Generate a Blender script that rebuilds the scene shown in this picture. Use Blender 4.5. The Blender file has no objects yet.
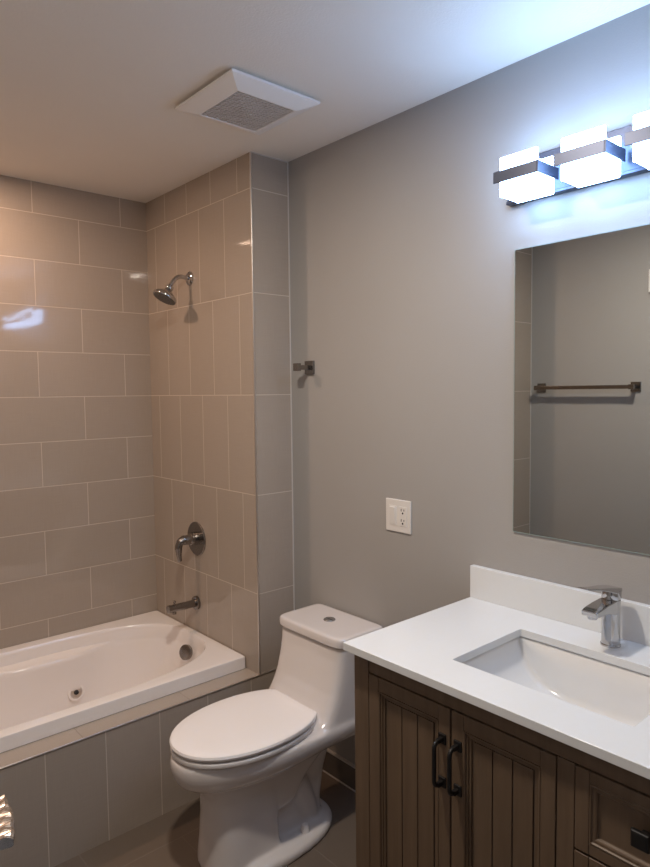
import bpy, bmesh, math, random
from mathutils import Vector, Matrix
PI = math.pi
S = bpy.context.scene
COL = S.collection

# ------------------------------------------------------------------ camera
cam_d = bpy.data.cameras.new('camera')
cam = bpy.data.objects.new('camera', cam_d); COL.objects.link(cam)
Fv = Vector((0.65907382, 0.7493545, -0.0639494)); Rv = Vector((0.75037124, -0.6609221, -0.01117933)); Uv = Rv.cross(Fv)
M3 = Matrix((Rv, Uv, -Fv)).transposed()
cam.matrix_world = Matrix.Translation((-1.67725, 0.0, 1.53207)) @ M3.to_4x4()
cam_d.sensor_fit = 'VERTICAL'; cam_d.sensor_height = 24.0
cam_d.lens = 24.0 * 652.3 / 867.0
cam_d.clip_start = 0.02
S.camera = cam

# ------------------------------------------------------------------ world, view, lights
w = bpy.data.worlds.new('hallway_ambient'); S.world = w; w.use_nodes = True
w.node_tree.nodes['Background'].inputs[0].default_value = (0.8, 0.85, 1.0, 1)
w.node_tree.nodes['Background'].inputs[1].default_value = 0.08
S.view_settings.view_transform = 'Standard'; S.view_settings.look = 'None'
S.view_settings.gamma = 1.0; S.view_settings.use_curve_mapping = False
S.view_settings.exposure = 0.0
CAN_COL = (1.0, 0.68, 0.49); CAN_W = 7.6; ROOM_COL = (1.0, 0.895, 0.78); ROOM_CAN_W = 19.5
VAN_COL = (0.36, 0.59, 1.0); VAN_STR = 17.0
H = 2.4575; X_LEFT = -1.835; Y1 = 2.1155; Y2 = 3.0009; XS = -0.183; XE = -1.655
CANS = [(-1.05, 2.62), (-1.02, 1.15)]
def area_disk(name, loc, r, power, col):
    d = bpy.data.lights.new(name, 'AREA'); d.shape = 'DISK'; d.size = 2*r; d.energy = power; d.color = col
    o = bpy.data.objects.new(name, d); COL.objects.link(o); o.location = loc
    return o
area_disk('can_lamp', (CANS[0][0], CANS[0][1], H-0.004), .045, CAN_W, CAN_COL)
area_disk('can_lamp', (CANS[1][0], CANS[1][1], H-0.004), .055, ROOM_CAN_W, ROOM_COL)

# ------------------------------------------------------------------ materials
def mat(name, col, rough=.5, metal=0.0, spec=.5, coat=0.0, emis=None, es=0.0, noise=0.0, nscale=20, bump=0.0, bscale=60, stretch=(1,1,1)):
    m = bpy.data.materials.new(name); m.use_nodes = True
    nt = m.node_tree; b = nt.nodes['Principled BSDF']
    b.inputs['Base Color'].default_value = (*col, 1); b.inputs['Roughness'].default_value = rough
    b.inputs['Metallic'].default_value = metal; b.inputs['Specular IOR Level'].default_value = spec
    b.inputs['Coat Weight'].default_value = coat; b.inputs['Coat Roughness'].default_value = .05
    if emis: b.inputs['Emission Color'].default_value = (*emis, 1); b.inputs['Emission Strength'].default_value = es
    tc = nt.nodes.new('ShaderNodeTexCoord'); mp = nt.nodes.new('ShaderNodeMapping'); mp.inputs['Scale'].default_value = stretch
    nt.links.new(tc.outputs['Object'], mp.inputs[0])
    n = nt.nodes.new('ShaderNodeTexNoise'); n.inputs['Scale'].default_value = nscale; n.inputs['Detail'].default_value = 4
    nt.links.new(mp.outputs[0], n.inputs['Vector'])
    mx = nt.nodes.new('ShaderNodeMix'); mx.data_type = 'RGBA'
    k = noise
    mx.inputs[6].default_value = (*[c*(1-k) for c in col], 1); mx.inputs[7].default_value = (*[min(1, c*(1+k)) for c in col], 1)
    nt.links.new(n.outputs['Fac'], mx.inputs[0]); nt.links.new(mx.outputs[2], b.inputs['Base Color'])
    if bump:
        n2 = nt.nodes.new('ShaderNodeTexNoise'); n2.inputs['Scale'].default_value = bscale; n2.inputs['Detail'].default_value = 3
        nt.links.new(mp.outputs[0], n2.inputs['Vector'])
        bp = nt.nodes.new('ShaderNodeBump'); bp.inputs['Strength'].default_value = bump; bp.inputs['Distance'].default_value = .002
        nt.links.new(n2.outputs['Fac'], bp.inputs['Height']); nt.links.new(bp.outputs[0], b.inputs['Normal'])
    return m

def tile_mat(name, uaxis, vaxis, u0, v0, bw, bh, offset, c1=(.405,.345,.29), c2=(.425,.36,.305), grout=(.62,.54,.46), rough=.055, mortar=.0018, spec=.5):
    """rectangular glazed tiles with pale grout; u = world[uaxis]-u0, v = world[vaxis]-v0 (object origins sit at the world origin)"""
    m = bpy.data.materials.new(name); m.use_nodes = True
    nt = m.node_tree; L = nt.links; b = nt.nodes['Principled BSDF']
    tc = nt.nodes.new('ShaderNodeTexCoord'); sp = nt.nodes.new('ShaderNodeSeparateXYZ'); L.new(tc.outputs['Object'], sp.inputs[0])
    def sub(ax, v):
        s = nt.nodes.new('ShaderNodeMath'); s.operation = 'SUBTRACT'; L.new(sp.outputs[ax], s.inputs[0]); s.inputs[1].default_value = v; return s
    cb = nt.nodes.new('ShaderNodeCombineXYZ'); L.new(sub(uaxis, u0).outputs[0], cb.inputs[0]); L.new(sub(vaxis, v0).outputs[0], cb.inputs[1])
    br = nt.nodes.new('ShaderNodeTexBrick'); L.new(cb.outputs[0], br.inputs['Vector'])
    br.offset = offset; br.offset_frequency = 2; br.squash = 1; br.squash_frequency = 2
    br.inputs['Scale'].default_value = 1; br.inputs['Mortar Size'].default_value = mortar; br.inputs['Mortar Smooth'].default_value = .3
    br.inputs['Brick Width'].default_value = bw; br.inputs['Row Height'].default_value = bh; br.inputs['Bias'].default_value = 0
    br.inputs['Color1'].default_value = (*c1, 1); br.inputs['Color2'].default_value = (*c2, 1); br.inputs['Mortar'].default_value = (*grout, 1)
    # woven linen look in the glaze
    def wave(axis):
        wv = nt.nodes.new('ShaderNodeTexNoise'); mp = nt.nodes.new('ShaderNodeMapping')
        mp.inputs['Scale'].default_value = (500, 12, 1) if axis == 0 else (12, 500, 1)
        L.new(cb.outputs[0], mp.inputs[0]); L.new(mp.outputs[0], wv.inputs['Vector']); wv.inputs['Scale'].default_value = 1; wv.inputs['Detail'].default_value = 2
        return wv
    ad = nt.nodes.new('ShaderNodeMath'); ad.operation = 'ADD'; L.new(wave(0).outputs['Fac'], ad.inputs[0]); L.new(wave(1).outputs['Fac'], ad.inputs[1])
    mr = nt.nodes.new('ShaderNodeMapRange'); mr.inputs[1].default_value = .6; mr.inputs[2].default_value = 1.4; mr.inputs[3].default_value = .95; mr.inputs[4].default_value = 1.05
    L.new(ad.outputs[0], mr.inputs[0])
    vm = nt.nodes.new('ShaderNodeVectorMath'); vm.operation = 'SCALE'; L.new(br.outputs['Color'], vm.inputs[0]); L.new(mr.outputs[0], vm.inputs['Scale'])
    L.new(vm.outputs[0], b.inputs['Base Color'])
    rr = nt.nodes.new('ShaderNodeMapRange'); rr.inputs[3].default_value = rough; rr.inputs[4].default_value = .75; L.new(br.outputs['Fac'], rr.inputs[0]); L.new(rr.outputs[0], b.inputs['Roughness'])
    b.inputs['Specular IOR Level'].default_value = spec
    lo = nt.nodes.new('ShaderNodeTexNoise'); lo.inputs['Scale'].default_value = 7; L.new(cb.outputs[0], lo.inputs['Vector']); lo.inputs['Detail'].default_value = 1
    hh = nt.nodes.new('ShaderNodeMath'); hh.operation = 'MULTIPLY_ADD'; L.new(br.outputs['Fac'], hh.inputs[0]); hh.inputs[1].default_value = -1.0
    l2 = nt.nodes.new('ShaderNodeMath'); l2.operation = 'MULTIPLY'; L.new(lo.outputs['Fac'], l2.inputs[0]); l2.inputs[1].default_value = 1.2
    L.new(l2.outputs[0], hh.inputs[2])
    bp = nt.nodes.new('ShaderNodeBump'); bp.inputs['Strength'].default_value = .42; bp.inputs['Distance'].default_value = .0015
    L.new(hh.outputs[0], bp.inputs['Height']); L.new(bp.outputs[0], b.inputs['Normal'])
    return m

ZR = 2.3224
M = {}
M['paint'] = mat('greige_wall_paint', (.392,.375,.358), .55, noise=.03, nscale=3, bump=.25, bscale=220, spec=.3)
M['ceiling'] = mat('ceiling_paint', (.88,.83,.76), .9, noise=.02, nscale=4, bump=.5, bscale=180, spec=.1)
M['tile_far'] = tile_mat('tile_far_wall', 0, 2, -.116, ZR, .4, .2, .5)
M['tile_shower'] = tile_mat('tile_shower_wall', 1, 2, .112, ZR, .2, .4, .5)
M['tile_return'] = tile_mat('tile_return', 0, 2, 5.0, ZR, 20, .4, 0)
M['tile_apron'] = tile_mat('tile_apron', 0, 2, -.026, -.011, .2, .4, 0)
M['tile_deck'] = tile_mat('tile_deck', 0, 1, -.1, -10, .4, 20, 0, rough=.2, grout=(.27,.22,.18))
M['tile_floor'] = tile_mat('tile_floor', 0, 1, -.63, 1.965-3.0, .6, .3, .5, c1=(.165,.128,.10), c2=(.18,.14,.11), grout=(.22,.18,.15), rough=.3)
M['trim_metal'] = mat('brushed_edge_trim', (.72,.68,.64), .3, 1)
M['caulk'] = mat('pale_caulk', (.62,.58,.54), .6)
M['base_tile'] = mat('dark_baseboard_tile', (.16,.14,.125), .25, noise=.1, nscale=30)
M['porcelain'] = mat('vitreous_china', (.75,.70,.675), .08, spec=.6, coat=.3)
M['basin'] = mat('white_basin_china', (.80,.80,.80), .1, spec=.5)
M['seat'] = mat('toilet_seat_plastic', (.94,.90,.88), .25, spec=.5)
M['acrylic'] = mat('tub_acrylic', (.93,.875,.84), .12, spec=.6, coat=.2)
M['chrome'] = mat('chrome', (.52,.52,.53), .07, 1)
M['nickel'] = mat('brushed_nickel', (.27,.25,.235), .24, 1)
M['darkchrome'] = mat('spray_face', (.17,.165,.16), .3, .6)
M['black'] = mat('black_iron', (.012,.011,.011), .45, .3)
M['rubber'] = mat('dark_rubber', (.02,.02,.02), .6)
M['quartz'] = mat('white_quartz', (.77,.785,.79), .16, noise=.012, nscale=90, spec=.5)
M['white'] = mat('white_plastic', (.78,.75,.71), .35)
M['whitemetal'] = mat('white_enamel', (.90,.88,.86), .4)
M['grille'] = mat('vent_grille', (.62,.57,.53), .5)
M['wood'] = mat('grey_brown_stained_wood', (.14,.094,.060), .42, noise=.28, nscale=6, stretch=(9,9,.8), bump=.25, bscale=30, spec=.4)
M['woodgap'] = mat('cabinet_interior', (.03,.022,.016), .8)
M['shade'] = mat('frosted_glass_shade', (.9,.93,.97), .3, emis=VAN_COL, es=VAN_STR)
M['lens'] = mat('can_lens', (.9,.88,.85), .4, emis=CAN_COL, es=9)
M['doorpaint'] = mat('white_door_paint', (.72,.70,.67), .4)
mm = bpy.data.materials.new('mirror_silver'); mm.use_nodes = True
mb_ = mm.node_tree.nodes['Principled BSDF']; mb_.inputs['Base Color'].default_value = (.69,.72,.71,1); mb_.inputs['Metallic'].default_value = 1; mb_.inputs['Roughness'].default_value = .01
M['mirror'] = mm
M['mirroredge'] = mat('mirror_glass_edge', (.30,.38,.36), .15, spec=.6)

# ------------------------------------------------------------------ mesh helpers (every mesh keeps its origin at its parent)
def box(bm, x0, x1, y0, y1, z0, z1, mi=0):
    vs = [bm.verts.new((x, y, z)) for x in (x0, x1) for y in (y0, y1) for z in (z0, z1)]
    fs = []
    for f in ((0,1,3,2),(4,6,7,5),(0,4,5,1),(2,3,7,6),(0,2,6,4),(1,5,7,3)):
        fc = bm.faces.new([vs[i] for i in f]); fc.material_index = mi; fs.append(fc)
    return fs
def loft(bm, rings, cap0=True, cap1=True, closed=True, mi=0):
    vr = [[bm.verts.new(p) for p in r] for r in rings]
    n = len(vr[0])
    for a, b in zip(vr[:-1], vr[1:]):
        for i in range(n if closed else n-1):
            j = (i+1) % n
            f = bm.faces.new((a[i], a[j], b[j], b[i])); f.material_index = mi
    if cap0: bm.faces.new(list(reversed(vr[0]))).material_index = mi
    if cap1: bm.faces.new(vr[-1]).material_index = mi
    return vr
def frame_of(d):
    d = Vector(d).normalized(); a = Vector((0,0,1)) if abs(d.z) < .9 else Vector((1,0,0))
    u = d.cross(a).normalized(); v = d.cross(u).normalized(); return u, v
def tube(bm, pts, r, n=20, caps=True, mi=0):
    pts = [Vector(p) for p in pts]; rs = r if isinstance(r, (list, tuple)) else [r]*len(pts); rings = []
    u, v = frame_of(pts[1]-pts[0])
    for i, p in enumerate(pts):
        d = (pts[min(i+1, len(pts)-1)] - pts[max(i-1, 0)]).normalized()
        u = (u - d*u.dot(d)).normalized(); v = d.cross(u)
        rings.append([p + rs[i]*(math.cos(2*PI*k/n)*u + math.sin(2*PI*k/n)*v) for k in range(n)])
    loft(bm, rings, caps, caps, mi=mi)
def lathe(bm, base, axis, prof, n=32, mi=0):
    """prof: list of (distance along the axis, radius)"""
    base = Vector(base); axis = Vector(axis).normalized(); u, v = frame_of(axis); v = axis.cross(u)
    loft(bm, [[base + axis*t + r*(math.cos(2*PI*k/n)*u + math.sin(2*PI*k/n)*v) for k in range(n)] for t, r in prof], mi=mi)
def bez(p0, p1, p2, n=10):
    p0, p1, p2 = map(Vector, (p0, p1, p2)); return [(1-t)**2*p0 + 2*t*(1-t)*p1 + t*t*p2 for t in [i/n for i in range(n+1)]]
def obj(name, bm, material, parent=None, bevel=0, seg=2, smooth=False, loc=None, label=None, fix=True):
    if fix: bmesh.ops.recalc_face_normals(bm, faces=bm.faces)
    me = bpy.data.meshes.new(name); bm.to_mesh(me); bm.free()
    for m_ in (material if isinstance(material, (list, tuple)) else [material]): me.materials.append(m_)
    if smooth:
        for p in me.polygons: p.use_smooth = True
    o = bpy.data.objects.new(name, me); COL.objects.link(o)
    if parent: o.parent = parent
    if loc: o.location = loc
    if bevel:
        md = o.modifiers.new('bevel', 'BEVEL'); md.width = bevel; md.segments = seg; md.limit_method = 'ANGLE'; md.angle_limit = math.radians(35)
        for p in me.polygons: p.use_smooth = True
    if smooth or bevel:
        e = o.modifiers.new('wn', 'WEIGHTED_NORMAL'); e.keep_sharp = True
        me.set_sharp_from_angle(angle=math.radians(38 if not bevel else 60))
    if label: o['label'] = label
    return o
def thing(name, label, cat, loc=(0,0,0), group=None):
    o = bpy.data.objects.new(name, None); COL.objects.link(o); o.location = loc; o.empty_display_size = .05
    o['label'] = label; o['category'] = cat
    if group: o['group'] = group
    return o
def struct(name, bm, material, **k):
    o = obj(name, bm, material, **k); o['kind'] = 'structure'; return o
def new(): return bmesh.new()
def shift(bm, v):
    for q in bm.verts: q.co -= Vector(v)

# ------------------------------------------------------------------ the room
YN = .15
bm = new(); box(bm, X_LEFT-.12, .12, .03, Y2+.12, -.1, 0); struct('floor', bm, M['tile_floor'])
bm = new(); box(bm, X_LEFT-.12, .12, .03, Y2+.12, H, H+.1); struct('ceiling', bm, M['ceiling'])
bm = new(); box(bm, 0, .12, .03, Y2+.12, 0, H); struct('wall_right', bm, M['paint'])
bm = new(); box(bm, X_LEFT-.12, X_LEFT, .03, Y2+.12, 0, H); struct('wall_left', bm, M['paint'])
bm = new(); box(bm, X_LEFT, 0, Y2, Y2+.12, 0, H); struct('wall_far', bm, M['tile_far'])
# near wall with the doorway the photographer stands in
bm = new(); box(bm, X_LEFT, -1.76, .03, YN, 0, H); box(bm, -.92, 0, .03, YN, 0, H); box(bm, -1.76, -.92, .03, YN, 2.06, H)
struct('wall_near', bm, M['paint'])
def tiled_box(name, x0, x1, tub_side):
    bm = new()
    for f in box(bm, x0, x1, Y1, Y2, .389, H):
        n = f.calc_center_median()
        f.material_index = 1 if n.y < Y1+.001 else 0
    return struct(name, bm, [M['tile_shower'], M['tile_return']])
tiled_box('wall_shower', XS, 0, 1)
tiled_box('wall_tub_end', X_LEFT, XE, -1)
# tub surround: tiled apron and deck, hollow for the tub
bm = new(); box(bm, X_LEFT, 0, Y1, Y1+.03, 0, .389, 0)
dk = box(bm, XE, XS, Y1+.03, Y1+.115, .34, .389, 1)
for f in bm.faces:
    if f.calc_center_median().z > .388: f.material_index = 1
struct('wall_tub_front', bm, [M['tile_apron'], M['tile_deck']])
# metal edge trims and caulk
bm = new(); box(bm, XS-.003, XS+.003, Y1-.003, Y1+.004, .389, H); struct('trim_1', bm, M['trim_metal'], bevel=.0015)
bm = new(); box(bm, XE, 0, Y1-.003, Y1+.003, .387, .3915); struct('trim_2', bm, M['trim_metal'], bevel=.001)
bm = new(); box(bm, -.004, 0, Y1-.003, Y1, .1, H-.0); box(bm, XS, 0, Y1-.003, Y1, H-.003, H); struct('trim_3', bm, M['caulk'])
bm = new(); box(bm, XE-.003, XE+.003, Y1-.003, Y1+.004, .389, H); struct('trim_4', bm, M['trim_metal'], bevel=.0015)
bm = new(); box(bm, X_LEFT, X_LEFT+.004, Y1-.003, Y1, .1, H); struct('trim_5', bm, M['caulk'])
# tile baseboards with a pale bead along the top
bm = new(); box(bm, -.011, 0, YN, Y1-.001, 0, .092); box(bm, -.0125, 0, YN, Y1-.001, .092, .098, 1); box(bm, -.0145, -.011, YN, Y1-.001, 0, .005, 1)
struct('baseboard_right', bm, [M['base_tile'], M['caulk']])
bm = new(); box(bm, X_LEFT, X_LEFT+.011, YN, Y1-.001, 0, .092); box(bm, X_LEFT, X_LEFT+.0125, YN, Y1-.001, .092, .098, 1)
struct('baseboard_left', bm, [M['base_tile'], M['caulk']])
# doorway jamb and open door
bm = new(); box(bm, -1.76, -1.742, .03, YN, 0, 2.06); box(bm, -.938, -.92, .03, YN, 0, 2.06); box(bm, -1.742, -.938, .03, YN, 2.042, 2.06)
struct('trim_6', bm, M['doorpaint'])
door = bpy.data.objects.new('door_1', None); COL.objects.link(door); door['kind'] = 'structure'
door.location = (-1.735, .155, 0); door.rotation_euler = (0, 0, math.radians(-15.5))
bm = new(); box(bm, -.035, 0, .0, .79, .012, 2.03)
for (a, b, c, d) in ((.11,.36,.2,.95),(.43,.68,.2,.95),(.11,.36,1.1,1.9),(.43,.68,1.1,1.9)):
    box(bm, 0, .006, a, b, c, d); 
leaf = obj('door_leaf', bm, M['doorpaint'], door, bevel=.003)
# hammered lever: rose, neck and flat bar pointing back to the hinge
bm = new(); lathe(bm, (.0, .735, 1.022), (1,0,0), [(0,.027),(.006,.027),(.009,.024)]); tube(bm, [(.008,.745,1.022),(.062,.745,1.022)], .0075)
obj('door_rose', bm, M['nickel'], door, smooth=True)
bm = new()
rings = []
for i in range(23):
    t = i/22; y = .755 - t*.090; q = .0006*math.sin(i*1.35); ww = .084 - .009*max(0,1-t*2.2) + .0008*math.sin(i*1.1)
    rings.append([(.058, y, 1.018), (ww-.002, y, 1.018), (ww, y, 1.020), (ww, y, 1.027+q), (ww-.003, y, 1.030+q*1.5), (.074, y, 1.031-q), (.066, y, 1.030+q), (.058, y, 1.028)])
loft(bm, rings)
obj('door_handle', bm, mat('hammered_nickel', (.66,.60,.55), .25, 1, bump=.12, bscale=30), door, label='hammered metal lever', fix=True)

# ------------------------------------------------------------------ recessed lights
for (x, y), lb in zip(CANS, ('round white recessed ceiling light above the bathtub', 'round white recessed ceiling light in front of the vanity')):
    t = thing('recessed_light', lb, 'ceiling light', (x, y, H), 'recessed ceiling lights')
    bm = new(); n = 40
    prof = [(.058,-.0005),(.062,-.004),(.082,-.004),(.086,-.0005)]
    loft(bm, [[(r*math.cos(2*PI*k/n), r*math.sin(2*PI*k/n), z) for k in range(n)] for r, z in prof], False, False)
    obj('trim_ring', bm, M['whitemetal'], t, smooth=True)
    bm = new(); lathe(bm, (0,0,-.0022), (0,0,1), [(0,.058),(.002,.058)]); obj('lens', bm, M['lens'], t)

# ------------------------------------------------------------------ exhaust fan on the ceiling
fan = thing('exhaust_fan', 'square white exhaust fan cover with grey mesh grille on the ceiling', 'vent', (-.441, 1.763, H))
bm = new()
def sq(h, z, c=(0,0)): return [(c[0]-h, c[1]-h, z), (c[0]+h, c[1]-h, z), (c[0]+h, c[1]+h, z), (c[0]-h, c[1]+h, z)]
loft(bm, [sq(.150,0), sq(.150,-.010), sq(.165,-.010), sq(.165,-.016), sq(.157,-.020), sq(.112,-.036), sq(.108,-.036), sq(.106,-.030), sq(.106,-.012)], False, False)
obj('frame', bm, M['whitemetal'], fan)
bm = new(); box(bm, -.107,.107,-.107,.107,-.014,-.012, 1)
N = 16
for i in range(N+1):
    c = -.106 + .212*i/N
    box(bm, c-.0026, c+.0026, -.106, .106, -.034, -.028); box(bm, -.106, .106, c-.0026, c+.0026, -.0345, -.030)
g = obj('grille', bm, [M['grille'], M['woodgap']], fan); 

# ------------------------------------------------------------------ bathtub
TX0, TX1, TY0, TY1, TZ = XE+.002, XS-.002, 2.208, Y2-.002, .441
tub = thing('bathtub', 'white drop-in whirlpool bathtub set in a tiled surround', 'bathtub', (-.94, 2.6, .39))
bm = new(); n = 96
def sup(cx, cy, a, b, e, k):
    th = 2*PI*k/n; c, s = math.cos(th), math.sin(th)
    return cx + a*math.copysign(abs(c)**(2/e), c), cy + b*math.copysign(abs(s)**(2/e), s)
def rrect(x0, x1, y0, y1, r):
    """96 points, matched by angle with sup()"""
    out = []
    cx, cy = (x0+x1)/2, (y0+y1)/2; a, b = (x1-x0)/2, (y1-y0)/2
    for k in range(n):
        x, y = sup(0, 0, a, b, 2, k); 
        X, Y = sup(0, 0, a, b, 120, k)
        out.append((cx+X, cy+Y))
    return out
IX0, IX1, IY0, IY1 = -1.57, -.218, 2.262, 2.936
icx, icy, ia, ib = (IX0+IX1)/2, (IY0+IY1)/2, (IX1-IX0)/2, (IY1-IY0)/2
outer = rrect(TX0, TX1, TY0, TY1, .01)
def ledge(x):
    if x > -.46 or x < -1.00: return 0
    a = min(1, (-.46-x)/.22); b = min(1, (x+1.00)/.06); a = a*a*(3-2*a); b = b*b*(3-2*b)
    return .05*a*b
def inner(scale_in, z, drop_ledge, floor_t=0.0):
    pts = []
    for k in range(n):
        th = 2*PI*k/n; c, s = math.cos(th), math.sin(th)
        ex = 3.0 if c > 0 else 3.4
        # faucet end steep, lounging end sloped
        a = ia - (scale_in*(.55 if c > 0 else 2.0))
        b = ib - scale_in*.75
        x = icx + a*math.copysign(abs(c)**(2/ex), c); y = icy + b*math.copysign(abs(s)**(2/ex), s)
        if s > 0: y -= drop_ledge*ledge(x)*(min(1, s*1.6))
        pts.append((x-(-.94), y-2.6, z-.39))
    return pts
O = lambda z, g=0: [(x-(-.94) - math.copysign(g, x-icx), y-2.6 - math.copysign(g, y-2.604), z-.39) for x, y in outer]
rings = [O(.3905,.006), O(.3905), O(.393), O(TZ-.007), O(TZ-.002,.002), O(TZ,.007)]
rings += [inner(-.014, TZ, 0), inner(-.006, TZ-.001, 0), inner(0, TZ-.006, 0), inner(.004, TZ-.016, 0), inner(.008, .404, 0), inner(.011, .386, 0), inner(.0115, .382, .15), inner(.012, .378, .85), inner(.013, .375, 1.03), inner(.015, .369, 1.1), inner(.024, .352, 1.1),
          inner(.035, .30, .8), inner(.05, .22, .5), inner(.065, .16, .2), inner(.085, .12, 0), inner(.12, .098, 0), inner(.18, .09, 0), inner(.28, .086, 0)]
loft(bm, rings, False, True)
tb = obj('tub_body', bm, M['acrylic'], tub, smooth=True)
# jets on the back wall and at the foot
def jet(x, y, z, ax):
    bm = new()
    lathe(bm, (x, y, z), ax, [(-.012,.037),(.003,.037),(.006,.033),(.006,.027),(.001,.025)])
    j = obj('water_jet', bm, M['acrylic'], tub, smooth=True)
    bm = new(); a = Vector(ax).normalized(); p = Vector((x,y,z))
    lathe(bm, p+a*.000, ax, [(0,.025),(.003,.0245)]); bm2 = obj('jet_ring', bm, M['trim_metal'], j, smooth=True)
    bm = new(); lathe(bm, p+a*.002, ax, [(0,.011),(.008,.009),(.010,.004)], n=20); obj('jet_nozzle', bm, M['rubber'], j, smooth=True)
def tl(x, y, z): return (x+.94, y-2.6, z-.39)
jet(*tl(-.650, 2.870, .205), (0,-1,.25))
jet(*tl(-1.25, 2.873, .212), (0,-1,.25))
bm = new(); lathe(bm, tl(-.256, 2.578, .366), (-1,-.38,.30), [(0,.034),(.010,.034),(.014,.028),(.0145,.012),(.0145,.002)], n=36)
obj('overflow_plate', bm, M['nickel'], tub, smooth=True)
bm = new(); lathe(bm, tl(-.45, 2.6, .088), (0,0,1), [(0,.036),(.004,.034),(.006,.02)]); obj('drain', bm, M['nickel'], tub, smooth=True)

# ------------------------------------------------------------------ tub spout, valve, shower head
sp_ = thing('tub_spout', 'straight metal tub spout with small pull knob on shower wall', 'faucet', (XS, 2.6, .573))
bm = new(); lathe(bm, (0,0,0), (-1,0,0), [(0,.031),(.012,.031),(.014,.029),(.014,.02)], n=36); obj('flange', bm, M['nickel'], sp_, smooth=True)
bm = new(); lathe(bm, (-.012,0,0), (-1,0,0), [(0,.017),(.120,.017),(.124,.018),(.134,.018),(.136,.016)], n=28)
tube(bm, [(-.118,0,-.01),(-.118,0,-.026)], .010); obj('spout', bm, M['nickel'], sp_, smooth=True)
bm = new(); tube(bm, [(-.116,0,.012),(-.116,0,.026)], .0035, 12); lathe(bm, (-.116,0,.026), (0,0,1), [(0,.006),(.006,.007),(.008,.005)], n=16); obj('diverter_knob', bm, M['nickel'], sp_, smooth=True)

vl = thing('shower_valve', 'round metal shower valve with lever handle above the tub spout', 'faucet', (XS, 2.589, .872))
bm = new(); lathe(bm, (0,0,0), (-1,0,0), [(0,.077),(.004,.077),(.007,.074),(.008,.03)], n=48); obj('escutcheon', bm, M['nickel'], vl, smooth=True)
bm = new(); lathe(bm, (-.007,0,.002), (-1,0,0), [(0,.030),(.03,.028),(.032,.026),(.034,.023),(.062,.021),(.068,.017)], n=32); obj('hub', bm, M['nickel'], vl, smooth=True)
bm = new(); tube(bm, bez((-.062,0,.004), (-.092,0,.002), (-.094,0,-.03), 8) + [Vector((-.092,0,-.06)), Vector((-.088,0,-.088))], [.021]*2+[.019]*3+[.016]*4+[.012,.009], 20)
obj('handle', bm, M['nickel'], vl, smooth=True)

sh = thing('showerhead', 'chrome shower head on a bent arm high on the shower wall', 'shower head', (XS, 2.596, 2.04))
bm = new(); lathe(bm, (0,0,0), (-1,0,0), [(0,.031),(.003,.031),(.009,.024),(.013,.012)], n=36); obj('flange', bm, M['chrome'], sh, smooth=True)
bm = new(); tube(bm, [(-.004,0,0),(-.03,0,.003)] + bez((-.035,0,.004), (-.072,0,.008), (-.098,0,-.046), 12)[1:], .0095, 20); obj('arm', bm, M['chrome'], sh, smooth=True)
ax = Vector((-.50,0,-.87)).normalized(); ax2 = Vector((-.48, .02, -.88)).normalized()
bm = new(); lathe(bm, Vector((-.095,0,-.040)), ax2, [(0,.011),(.004,.016),(.014,.018),(.020,.015),(.028,.019),(.036,.030),(.050,.049),(.058,.053),(.064,.0535),(.067,.052)], n=44); obj('head', bm, M['chrome'], sh, smooth=True)
hb = Vector((-.095,0,-.040)) + ax2*.0665
bm = new(); lathe(bm, hb, ax2, [(0,.050),(.002,.049),(.003,.03),(.0025,.001)], n=44)
uu, vv = frame_of(ax2)
for r, k in ((.014,6),(.026,12),(.039,18)):
    for i in range(k):
        c = hb + r*(math.cos(2*PI*i/k)*uu + math.sin(2*PI*i/k)*vv) + ax2*.002
        lathe(bm, c, ax2, [(0,.0022),(.003,.0014)], n=8)
obj('spray_face', bm, M['darkchrome'], sh, smooth=True)

# ------------------------------------------------------------------ toilet (one piece)
TC = 1.765
to = thing('toilet', 'white one-piece toilet with closed lid beside the bathtub', 'toilet', (-.005, TC, 0))
# local: forward = -x
def egg(fb, ff, hw, z, nn=56, eb=4.5, ef=2.15, mid=.42):
    """plan outline from back fb to front ff, half width hw; squarish back, elliptical front"""
    cm = fb + (ff-fb)*mid; pts = []
    for k in range(nn):
        th = 2*PI*k/nn; c, s = math.cos(th), math.sin(th)
        e = ef if c > 0 else eb; a = (ff-cm) if c > 0 else (cm-fb)
        f = cm + a*math.copysign(abs(c)**(2/e), c); l = hw*math.copysign(abs(s)**(2/(e if c > 0 else eb)), s)
        pts.append((-f, l, z))
    return pts
bm = new()
# bowl and deck
def deck(fb, ff, hw, z):
    return [(x, y, zz + .045*max(0, (.388-zz)/.1)*(1+x/.72)) for x, y, zz in egg(fb, ff, hw, z)]
loft(bm, [deck(.30,.62,.085,.235), deck(.16,.655,.118,.272), deck(.08,.685,.138,.290), deck(.045,.713,.158,.302), deck(.028,.735,.174,.320), deck(.02,.747,.184,.342), deck(.02,.752,.188,.365), deck(.02,.751,.188,.386), deck(.021,.747,.186,.395), deck(.024,.741,.182,.400)])
loft(bm, [egg(.33,.62,.085,.14), egg(.28,.64,.100,.22), egg(.2,.66,.115,.29)])
# tank, concave front flowing down into the deck
def tankring(z, f, hw): return egg(.0, f, hw, z, ef=7, eb=9, mid=.5)
loft(bm, [tankring(.33,.30,.168), tankring(.38,.335,.180), tankring(.40,.325,.180), tankring(.425,.285,.179), tankring(.46,.262,.178), tankring(.50,.243,.177), tankring(.56,.226,.177), tankring(.61,.217,.177), tankring(.652,.214,.178)])
# front pedestal column
loft(bm, [egg(.415,.656,.112,.0,ef=2.8,eb=7), egg(.415,.654,.111,.03,ef=2.8,eb=7), egg(.42,.648,.106,.09,ef=2.8,eb=7), egg(.42,.644,.102,.17,ef=2.7,eb=7), egg(.41,.646,.105,.24,ef=2.5,eb=5), egg(.38,.655,.112,.29,ef=2.4)])
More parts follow.
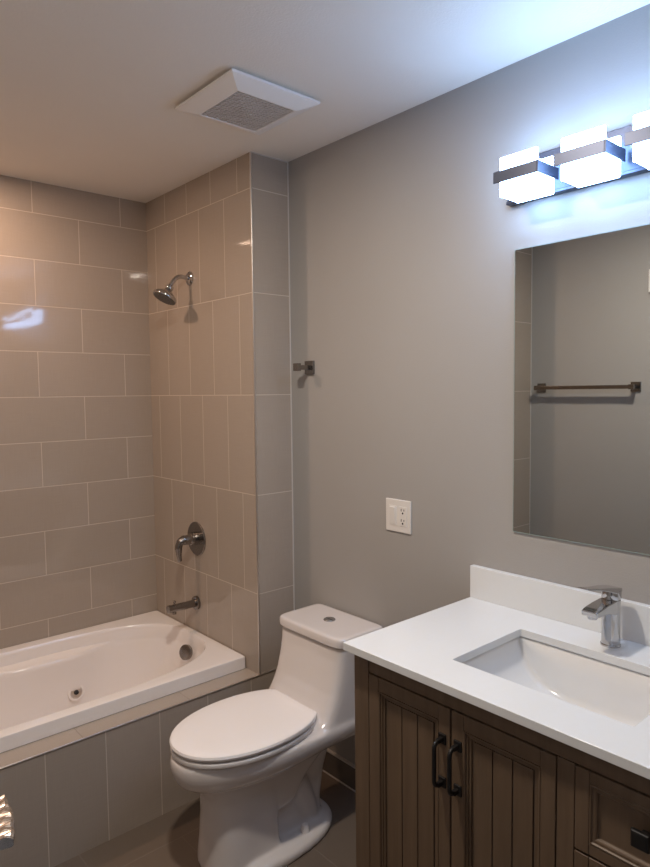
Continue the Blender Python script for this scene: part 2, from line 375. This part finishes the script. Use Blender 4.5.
# foot flange
fl = dict(ef=3, eb=2.4, mid=.62)
loft(bm, [egg(.155,.60,.160,.0,**fl), egg(.153,.60,.161,.020,**fl), egg(.158,.595,.156,.030,**fl), egg(.172,.58,.140,.037,**fl)])
# rear leg and trapway
loft(bm, [egg(.20,.46,.080,.02,ef=4,eb=4), egg(.195,.46,.062,.08,ef=4,eb=4), egg(.17,.46,.052,.18,ef=4,eb=4), egg(.14,.46,.058,.27,ef=4,eb=4), egg(.10,.46,.09,.34,ef=4,eb=4)])
for s in (-1, 1):
    tube(bm, bez((-.50, s*.03, .20), (-.40, s*.034, .30), (-.32, s*.034, .20), 8) + bez((-.32, s*.034, .20), (-.27, s*.034, .10), (-.26, s*.034, .03), 6)[1:], .046, 20)
bt = obj('bowl_and_tank', bm, M['porcelain'], to)
bt.data.polygons.foreach_set('use_smooth', [True]*len(bt.data.polygons))
r = bt.modifiers.new('union', 'REMESH'); r.mode = 'VOXEL'; r.voxel_size = .0055; r.use_smooth_shade = True
s_ = bt.modifiers.new('soften', 'SMOOTH'); s_.factor = .6; s_.iterations = 10
for nm in ('wn',):
    if nm in bt.modifiers: bt.modifiers.remove(bt.modifiers[nm])
# tank lid
def lidring(z, g): return [( (-.005 + g if x > -.1 else x - g*-1) if False else x, y, z) for x, y, _ in egg(-.0+g, .224-g, .183-g, z, ef=7, eb=14, mid=.5)]
bm = new(); loft(bm, [lidring(.658,.004), lidring(.661,.001), lidring(.672,0), lidring(.684,.001), lidring(.689,.004), lidring(.6915,.010), lidring(.692,.022)])
obj('tank_lid', bm, M['porcelain'], to, smooth=True)
bm = new(); lathe(bm, (-.108,0,.690), (0,0,1), [(0,.0225),(.004,.0225),(.006,.0205),(.0055,.015)], n=36); fb_ = obj('flush_button', bm, M['chrome'], to, smooth=True)
bm = new(); box(bm, -.1085,-.1075,-.02,.02,.6935,.6965); obj('button_split', bm, M['rubber'], fb_)
# seat and lid
def seatring(z, g, fb=.270): return [(min(x, -fb-g), y, z_) for x, y, z_ in egg(.22, .749-g, .184-g, z, ef=2.1, eb=2.15, mid=.485)]
bm = new(); loft(bm, [seatring(.402,.012), seatring(.404,.005), seatring(.410,.003), seatring(.417,.004), seatring(.420,.008)])
obj('seat', bm, M['seat'], to, smooth=True)
bm = new(); loft(bm, [seatring(.4245,.008), seatring(.427,.003), seatring(.434,.001), seatring(.441,.004), seatring(.4445,.012), seatring(.4465,.035), seatring(.448,.08)])
obj('lid', bm, M['seat'], to, smooth=True)
for s in (-1, 1):
    bm = new(); tube(bm, [(-.262, s*.075-.022, .418),(-.262, s*.075+.022, .418)], .012, 18); box(bm, -.27,-.25, s*.075-.018, s*.075+.018, .398,.415)
    obj('hinge', bm, M['seat'], to, bevel=.002)
for s in (-1, 1):
    bm = new(); lathe(bm, (-.325, s*.108, .034), (0,0,1), [(0,.014),(.020,.0135),(.027,.010),(.029,.004)], n=24); obj('bolt_cap', bm, M['seat'], to, smooth=True)

# ------------------------------------------------------------------ vanity cabinet
VY0, VY1 = .284, 1.197; FX = -.532
va = thing('vanity_cabinet', 'grey-brown wooden vanity cabinet with beadboard doors under white countertop', 'cabinet', (-.27, .74, 0))
VO = Vector((-.27, .74, 0))
def vobj(name, bm, m_, parent=va, bevel=.0012, **k):
    shift(bm, VO); return obj(name, bm, m_, parent, bevel=bevel, **k)
bm = new()
box(bm, -.51, -.014, VY0+.004, VY1-.004, .09, .70)          # carcass below basin
box(bm, -.51, -.014, VY1-.02, VY1-.004, .70, .866); box(bm, -.51, -.014, VY0+.004, VY0+.02, .70, .866); box(bm, -.03, -.014, VY0+.02, VY1-.02, .70, .866)
box(bm, -.514, -.508, VY0+.01, VY1-.01, .70, .866, 1)
vobj('carcass', bm, [M['wood'], M['woodgap']])
bm = new()
box(bm, FX, -.508, 1.146, VY1, 0, .866); box(bm, FX, -.508, VY0, .31, 0, .866)
box(bm, FX+.0005, -.508, .592, .628, .0, .8185); box(bm, FX+.0015, -.508, .31, 1.1445, .8195, .866); box(bm, FX+.006, -.508, 1.14, 1.15, .8, .866); box(bm, FX+.006, -.508, .592, .628, .81, .83); box(bm, FX, -.508, .31, 1.146, .02, .085)
vobj('face_frame', bm, M['wood'])
def frustum_frame(bm, x0, y0, y1, z0, z1, steps):
    """nested rectangular steps: list of (inset, x)"""
    rg = [[(x, y0+i, z0+i), (x, y1-i, z0+i), (x, y1-i, z1-i), (x, y0+i, z1-i)] for i, x in steps]
    loft(bm, rg, False, False)
def door(y0, y1, z0, z1, pull_y):
    bm = new(); sw = .033; rz = .035
    X = FX - .001
    box(bm, X, -.512, y1-sw, y1, z0, z1); box(bm, X, -.512, y0, y0+sw, z0, z1)
    box(bm, X+.0006, -.512, y0+sw+.0005, y1-sw-.0005, z1-rz, z1); box(bm, X+.0006, -.512, y0+sw+.0005, y1-sw-.0005, z0, z0+rz)
    d = vobj('door', bm, M['wood'])
    bm = new(); a, b, c, e = y0+sw, y1-sw, z0+rz, z1-rz
    frustum_frame(bm, X, a, b, c, e, [(0,X+.014),(0,X-.0008),(.002,X-.0008),(.004,X+.001),(.0045,X+.0045),(.009,X+.0045),(.0095,X+.008),(.015,X+.008),(.0155,X+.0125),(.020,X+.0125)])
    vobj('moulding', bm, M['wood'], d, bevel=0)
    bm = new(); a += .02; b -= .02
    k = 3; wd = (b-a)/k
    box(bm, X+.013, -.511, a, b, c+.02, e-.02, 1)
    for i in range(k): box(bm, X+.0095, X+.0135, a+wd*i+.0014, a+wd*(i+1)-.0014, c+.02, e-.02)
    vobj('panel', bm, [M['wood'], M['woodgap']], d, bevel=.001)
    bm = new()
    for zz in (.640, .742):
        box(bm, X-.004, X+.001, pull_y-.010, pull_y+.010, zz-.012, zz+.012); box(bm, X-.020, X-.003, pull_y-.005, pull_y+.005, zz-.005, zz+.005)
    tube(bm, bez((X-.016,pull_y,.742),(X-.031,pull_y,.742),(X-.031,pull_y,.728),6) + bez((X-.031,pull_y,.654),(X-.031,pull_y,.640),(X-.016,pull_y,.640),6), .0052, 14)
    vobj('handle', bm, M['black'], d, bevel=.001)
door(.8872, 1.1430, .088, .8165, .907); door(.6300, .8826, .088, .8165, .864)
for z0, z1 in ((.654,.8165),(.375,.649),(.088,.370)):
    bm = new(); X = FX-.001; y0, y1 = .3125, .590; sw = .028
    box(bm, X, -.512, y1-sw, y1, z0, z1); box(bm, X, -.512, y0, y0+sw, z0, z1); box(bm, X+.0006, -.512, y0+sw+.0005, y1-sw-.0005, z1-.022, z1); box(bm, X+.0006, -.512, y0+sw+.0005, y1-sw-.0005, z0, z0+.022)
    frustum_frame(bm, X, y0+sw, y1-sw, z0+.022, z1-.022, [(0,X+.014),(0,X+.001),(.003,X-.001),(.006,X+.003),(.010,X+.002),(.014,X+.004),(.015,X+.008),(.018,X+.009)])
    box(bm, X+.009, -.511, y0+sw+.01, y1-sw-.01, z0+.03, z1-.03)
    d = vobj('drawer', bm, M['wood'])
    bm = new(); yc = .460; zc = (z0+z1)/2+.010
    box(bm, X-.012, X+.008, yc-.006, yc+.006, zc-.006, zc+.006)
    loft(bm, [[(X-xx, yc-h, zc-h),(X-xx, yc+h, zc-h),(X-xx, yc+h, zc+h),(X-xx, yc-h, zc+h)] for xx, h in ((.010,.008),(.014,.0155),(.019,.0165),(.023,.015),(.025,.011))])
    vobj('knob', bm, M['black'], d, bevel=.001)

# ------------------------------------------------------------------ countertop, basin, faucet
CZ0, CZ1 = .867, .8873
SX0, SX1, SY0, SY1 = -.443, -.146, .521, .950
ct = thing('countertop', 'white quartz vanity countertop with low backsplash', 'countertop', (-.28, .74, CZ0))
CO = Vector((-.28, .74, CZ0))
def roundrect(x0, x1, y0, y1, r, z, k=8):
    out = []
    for cx, cy, a0 in ((x1-r, y1-r, 0), (x0+r, y1-r, PI/2), (x0+r, y0+r, PI), (x1-r, y0+r, 1.5*PI)):
        for i in range(k+1):
            a = a0 + PI/2*i/k; out.append((cx + r*math.cos(a), cy + r*math.sin(a), z))
    return out
bm = new()
inner_t = [bm.verts.new(p) for p in roundrect(SX0, SX1, SY0, SY1, .005, CZ1)]
cor = [(-.0005,1.207),(-.562,1.207),(-.562,.272),(-.0005,.272)]
outv = [bm.verts.new((x, y, CZ1)) for x, y in cor]
K = 9
for q in range(4):
    a = inner_t[q*K:(q+1)*K]
    for i in range(K-1): bm.faces.new((outv[q], a[i+1], a[i]))
    nx = inner_t[((q+1)*K) % (4*K)]
    bm.faces.new((outv[q], outv[(q+1) % 4], nx, a[-1]))
r_ = bmesh.ops.extrude_face_region(bm, geom=bm.faces[:])
for v in r_['geom']:
    if isinstance(v, bmesh.types.BMVert): v.co.z = CZ0
shift(bm, CO)
obj('top', bm, M['quartz'], ct, bevel=.0012)
bm = new(); box(bm, -.0205, -.0008, .272, 1.207, CZ1-.0002, .9872); shift(bm, CO); obj('backsplash', bm, M['quartz'], ct, bevel=.0012)

sk = thing('sink', 'white rectangular undermount basin in the vanity countertop', 'sink', (-.295, .735, .73))
SO = Vector((-.295, .735, .73))
bm = new()
ZT, DEP = CZ0-.002, .133
yc, hl = (SY0+SY1)/2, (SY1-SY0)/2+.006
def zb(t):
    t = abs(t); 
    return ZT - DEP*(1-min(1,t)**3.4)**(1/1.9)
NY = 40; rows = []
for i in range(NY+1):
    t = math.sin((i/NY-.5)*PI) ; z1 = zb(t); y = yc + hl*t
    x_b, x_f = SX1+.004, SX0-.004
    d = ZT - z1; fr = min(.022, d*.5+1e-5)
    row = []
    slope_f = .012*min(1, d/DEP)
    prof = [(x_b, ZT), (x_b, ZT-(d-fr)*.5), (x_b-.002*d/DEP, z1+fr)]
    for j in range(1, 5): a = PI/2*j/4; prof.append((x_b - fr*(1-math.cos(a)) - .002*d/DEP, z1 + fr*(1-math.sin(a))))
    prof.append(((x_b+x_f)/2, z1 - .004*d/DEP))
    for j in range(4, 0, -1): a = PI/2*j/4; prof.append((x_f + slope_f + fr*(1-math.cos(a)), z1 + fr*(1-math.sin(a))))
    prof += [(x_f+slope_f, z1+fr), (x_f+slope_f*.5, ZT-(d-fr)*.5), (x_f, ZT)]
    rows.append([(x, y, z) for x, z in prof])
loft(bm, rows, False, False, closed=False)
shift(bm, SO)
o = obj('basin', bm, M['basin'], sk, smooth=True); md = o.modifiers.new('t', 'SOLIDIFY'); md.thickness = .008; md.offset = -1 
bm = new(); lathe(bm, Vector((-.30,.735,.7315))-SO, (0,0,1), [(0,.030),(.003,.030),(.004,.026),(.003,.02),(.006,.018),(.007,.004)], n=36); obj('drain', bm, M['chrome'], sk, smooth=True)

fa = thing('basin_faucet', 'chrome single-lever basin faucet on the countertop behind the sink', 'faucet', (-.080, .735, CZ1+.0003))
bm = new()
lathe(bm, (0,0,0), (0,0,1), [(0,.0245),(.004,.0245),(.006,.0225),(.10,.0215),(.118,.0225)], n=40); obj('body', bm, M['chrome'], fa, smooth=True)
def plate(bm, secs):
    """sections (x, half width, z bottom, z top)"""
    loft(bm, [[(x,-w_,b_),(x,w_,b_),(x,w_,t_),(x,-w_,t_)] for x, w_, b_, t_ in secs])
bm = new(); plate(bm, [(.012,.0185,.083,.1195),(-.02,.021,.086,.1195),(-.06,.021,.096,.118),(-.098,.021,.098,.1145),(-.116,.019,.100,.112)])
lathe(bm, (-.098,0,.101), (0,0,-1), [(0,.012),(.010,.012),(.011,.010)], n=24)
obj('spout', bm, M['chrome'], fa, bevel=.003, seg=3)
bm = new(); lathe(bm, (0,0,.1195), (0,0,1), [(0,.0225),(.002,.0235),(.019,.0235),(.022,.022)], n=40)
o = obj('cartridge_cap', bm, M['chrome'], fa, smooth=True)
bm = new(); plate(bm, [(.0245,.014,.136,.141),(.018,.019,.1355,.146),(-.01,.022,.1355,.151),(-.04,.019,.146,.157),(-.09,.015,.160,.165),(-.146,.012,.172,.176)])
obj('lever', bm, M['chrome'], fa, bevel=.003, seg=3)

# ------------------------------------------------------------------ mirror
mi = thing('wall_mirror', 'frameless rectangular wall mirror above the vanity', 'mirror', (-.003, .70, 1.523))
MY0, MY1, MZ0, MZ1 = .33, 1.066, 1.1136, 1.9331
bm = new(); box(bm, -.003, .0025, MY0-.70, MY1-.70, MZ0-1.523, MZ1-1.523); obj('backing', bm, M['mirroredge'], mi)
bm = new(); vs = [bm.verts.new((-.0032, y-.70, z-1.523)) for y, z in ((MY0+.002,MZ0+.002),(MY0+.002,MZ1-.002),(MY1-.002,MZ1-.002),(MY1-.002,MZ0+.002))]; bm.faces.new(vs)
obj('reflective_face', bm, M['mirror'], mi, fix=False)

# ------------------------------------------------------------------ vanity light
vlb = thing('vanity_light', 'chrome bath bar light with glowing frosted glass cubes above the mirror', 'light fixture', (0, .71, 2.12))
VL = Vector((0,.71,2.12))
steel = mat('polished_steel', (.085,.095,.13), .4, .9)
bm = new(); box(bm, -.020, -.001, .345, 1.083, 2.066, 2.178); box(bm, -.026, -.001, .345, 1.083, 2.058, 2.068); shift(bm, VL); obj('back_plate', bm, steel, vlb, bevel=.002)
for i in range(4):
    y1 = 1.036 - .177*i; y0 = y1 - .112
    bm = new(); box(bm, -.130, -.119, y0, y1, 2.050, 2.155); box(bm, -.120, -.045, y0+.001, y1-.001, 2.051, 2.128); box(bm, -.052, -.040, y0, y1, 2.050, 2.149); shift(bm, VL); gs = obj('glass_shade', bm, M['shade'], vlb, bevel=.004, seg=3)
    bm = new()
    box(bm, -.135, -.131, y0-.002, y1+.016, 2.089, 2.119)          # front strap
    box(bm, -.135, -.030, y0-.006, y0-.002, 2.089, 2.119)          # side strap back to the plate
    box(bm, -.060, -.019, y0+.03, y1-.03, 2.085, 2.12)
    box(bm, -.04, -.018, y1-.01, y1+.012, 2.062, 2.08)
    shift(bm, VL); obj('strap', bm, steel, gs, bevel=.0008)

# ------------------------------------------------------------------ switch and receptacle plate
ou = thing('wall_plate', 'white double wall plate with rocker switch and outlet above the toilet', 'outlet', (0, 1.521, 1.098))
bm = new(); box(bm, -.006, .0005, -.0575, .0575, -.057, .057); obj('cover', bm, M['white'], ou, bevel=.002)
bm = new(); box(bm, -.0075, -.004, .0065, .0405, -.034, .034)
loft(bm, [[(-.007,.010,-.030),(-.007,.037,-.030),(-.007,.037,.030),(-.007,.010,.030)], [(-.0085,.011,-.029),(-.0085,.036,-.029),(-.0115,.036,.029),(-.0115,.011,.029)]])
obj('rocker_switch', bm, M['white'], ou, bevel=.0006)
bm = new(); box(bm, -.0080, -.004, -.0405, -.0065, -.034, .034)
rc = obj('receptacle', bm, M['white'], ou, bevel=.0006)
bm = new()
for zc in (.019, -.017):
    for yy, hh in ((-.0170,.0045),(-.0295,.0035)): box(bm, -.0083, -.0076, yy-.0014, yy+.0014, zc+.002-hh+.002, zc+.002+hh+.002)
    lathe(bm, (-.0076,-.0235,zc-.007), (-1,0,0), [(0,.0036),(.0007,.0036)], n=14)
obj('slot', bm, M['rubber'], rc)

# ------------------------------------------------------------------ robe hook
hk = thing('robe_hook', 'small square metal robe hook on painted wall beside tile edge', 'hook', (0, 1.990, 1.628))
bm = new(); box(bm, -.009, .0005, -.026, .026, -.027, .027); obj('base_plate', bm, M['nickel'], hk, bevel=.0015)
bm = new(); box(bm, -.062, -.008, -.0095, .0095, -.009, .009); obj('post', bm, M['nickel'], hk, bevel=.001)
bm = new(); box(bm, -.076, -.060, -.015, .015, -.014, .016); obj('knob', bm, M['nickel'], hk, bevel=.0015)

# ------------------------------------------------------------------ towel bar on the opposite wall (seen in the mirror)
tb_ = thing('towel_bar', 'square metal towel bar on opposite wall, seen in the mirror', 'towel bar', (X_LEFT, 1.77, 1.54))
for s in (-1, 1):
    bm = new(); box(bm, -.0005, .009, s*.272-.026, s*.272+.026, -.026, .026); box(bm, .008, .058, s*.272-.010, s*.272+.010, -.010, .010); box(bm, .050, .068, s*.272-.014, s*.272+.014, -.013, .013)
    obj('bracket', bm, M['nickel'], tb_, bevel=.0015)
bm = new(); box(bm, .051, .067, -.262, .262, -.010, .010); obj('bar', bm, M['nickel'], tb_, bevel=.001)
bx = thing('wall_vent', 'small white wall box high on opposite wall, at mirror edge', 'vent', (X_LEFT, 1.37, 2.08))
bm = new(); box(bm, -.0005, .02, -.07, .068, -.058, .058); obj('cover', bm, M['whitemetal'], bx, bevel=.003)
bm = new()
for i in range(6): box(bm, .020, .023, -.055, .055, -.045+i*.017, -.036+i*.017)
obj('louvre', bm, M['whitemetal'], bx)
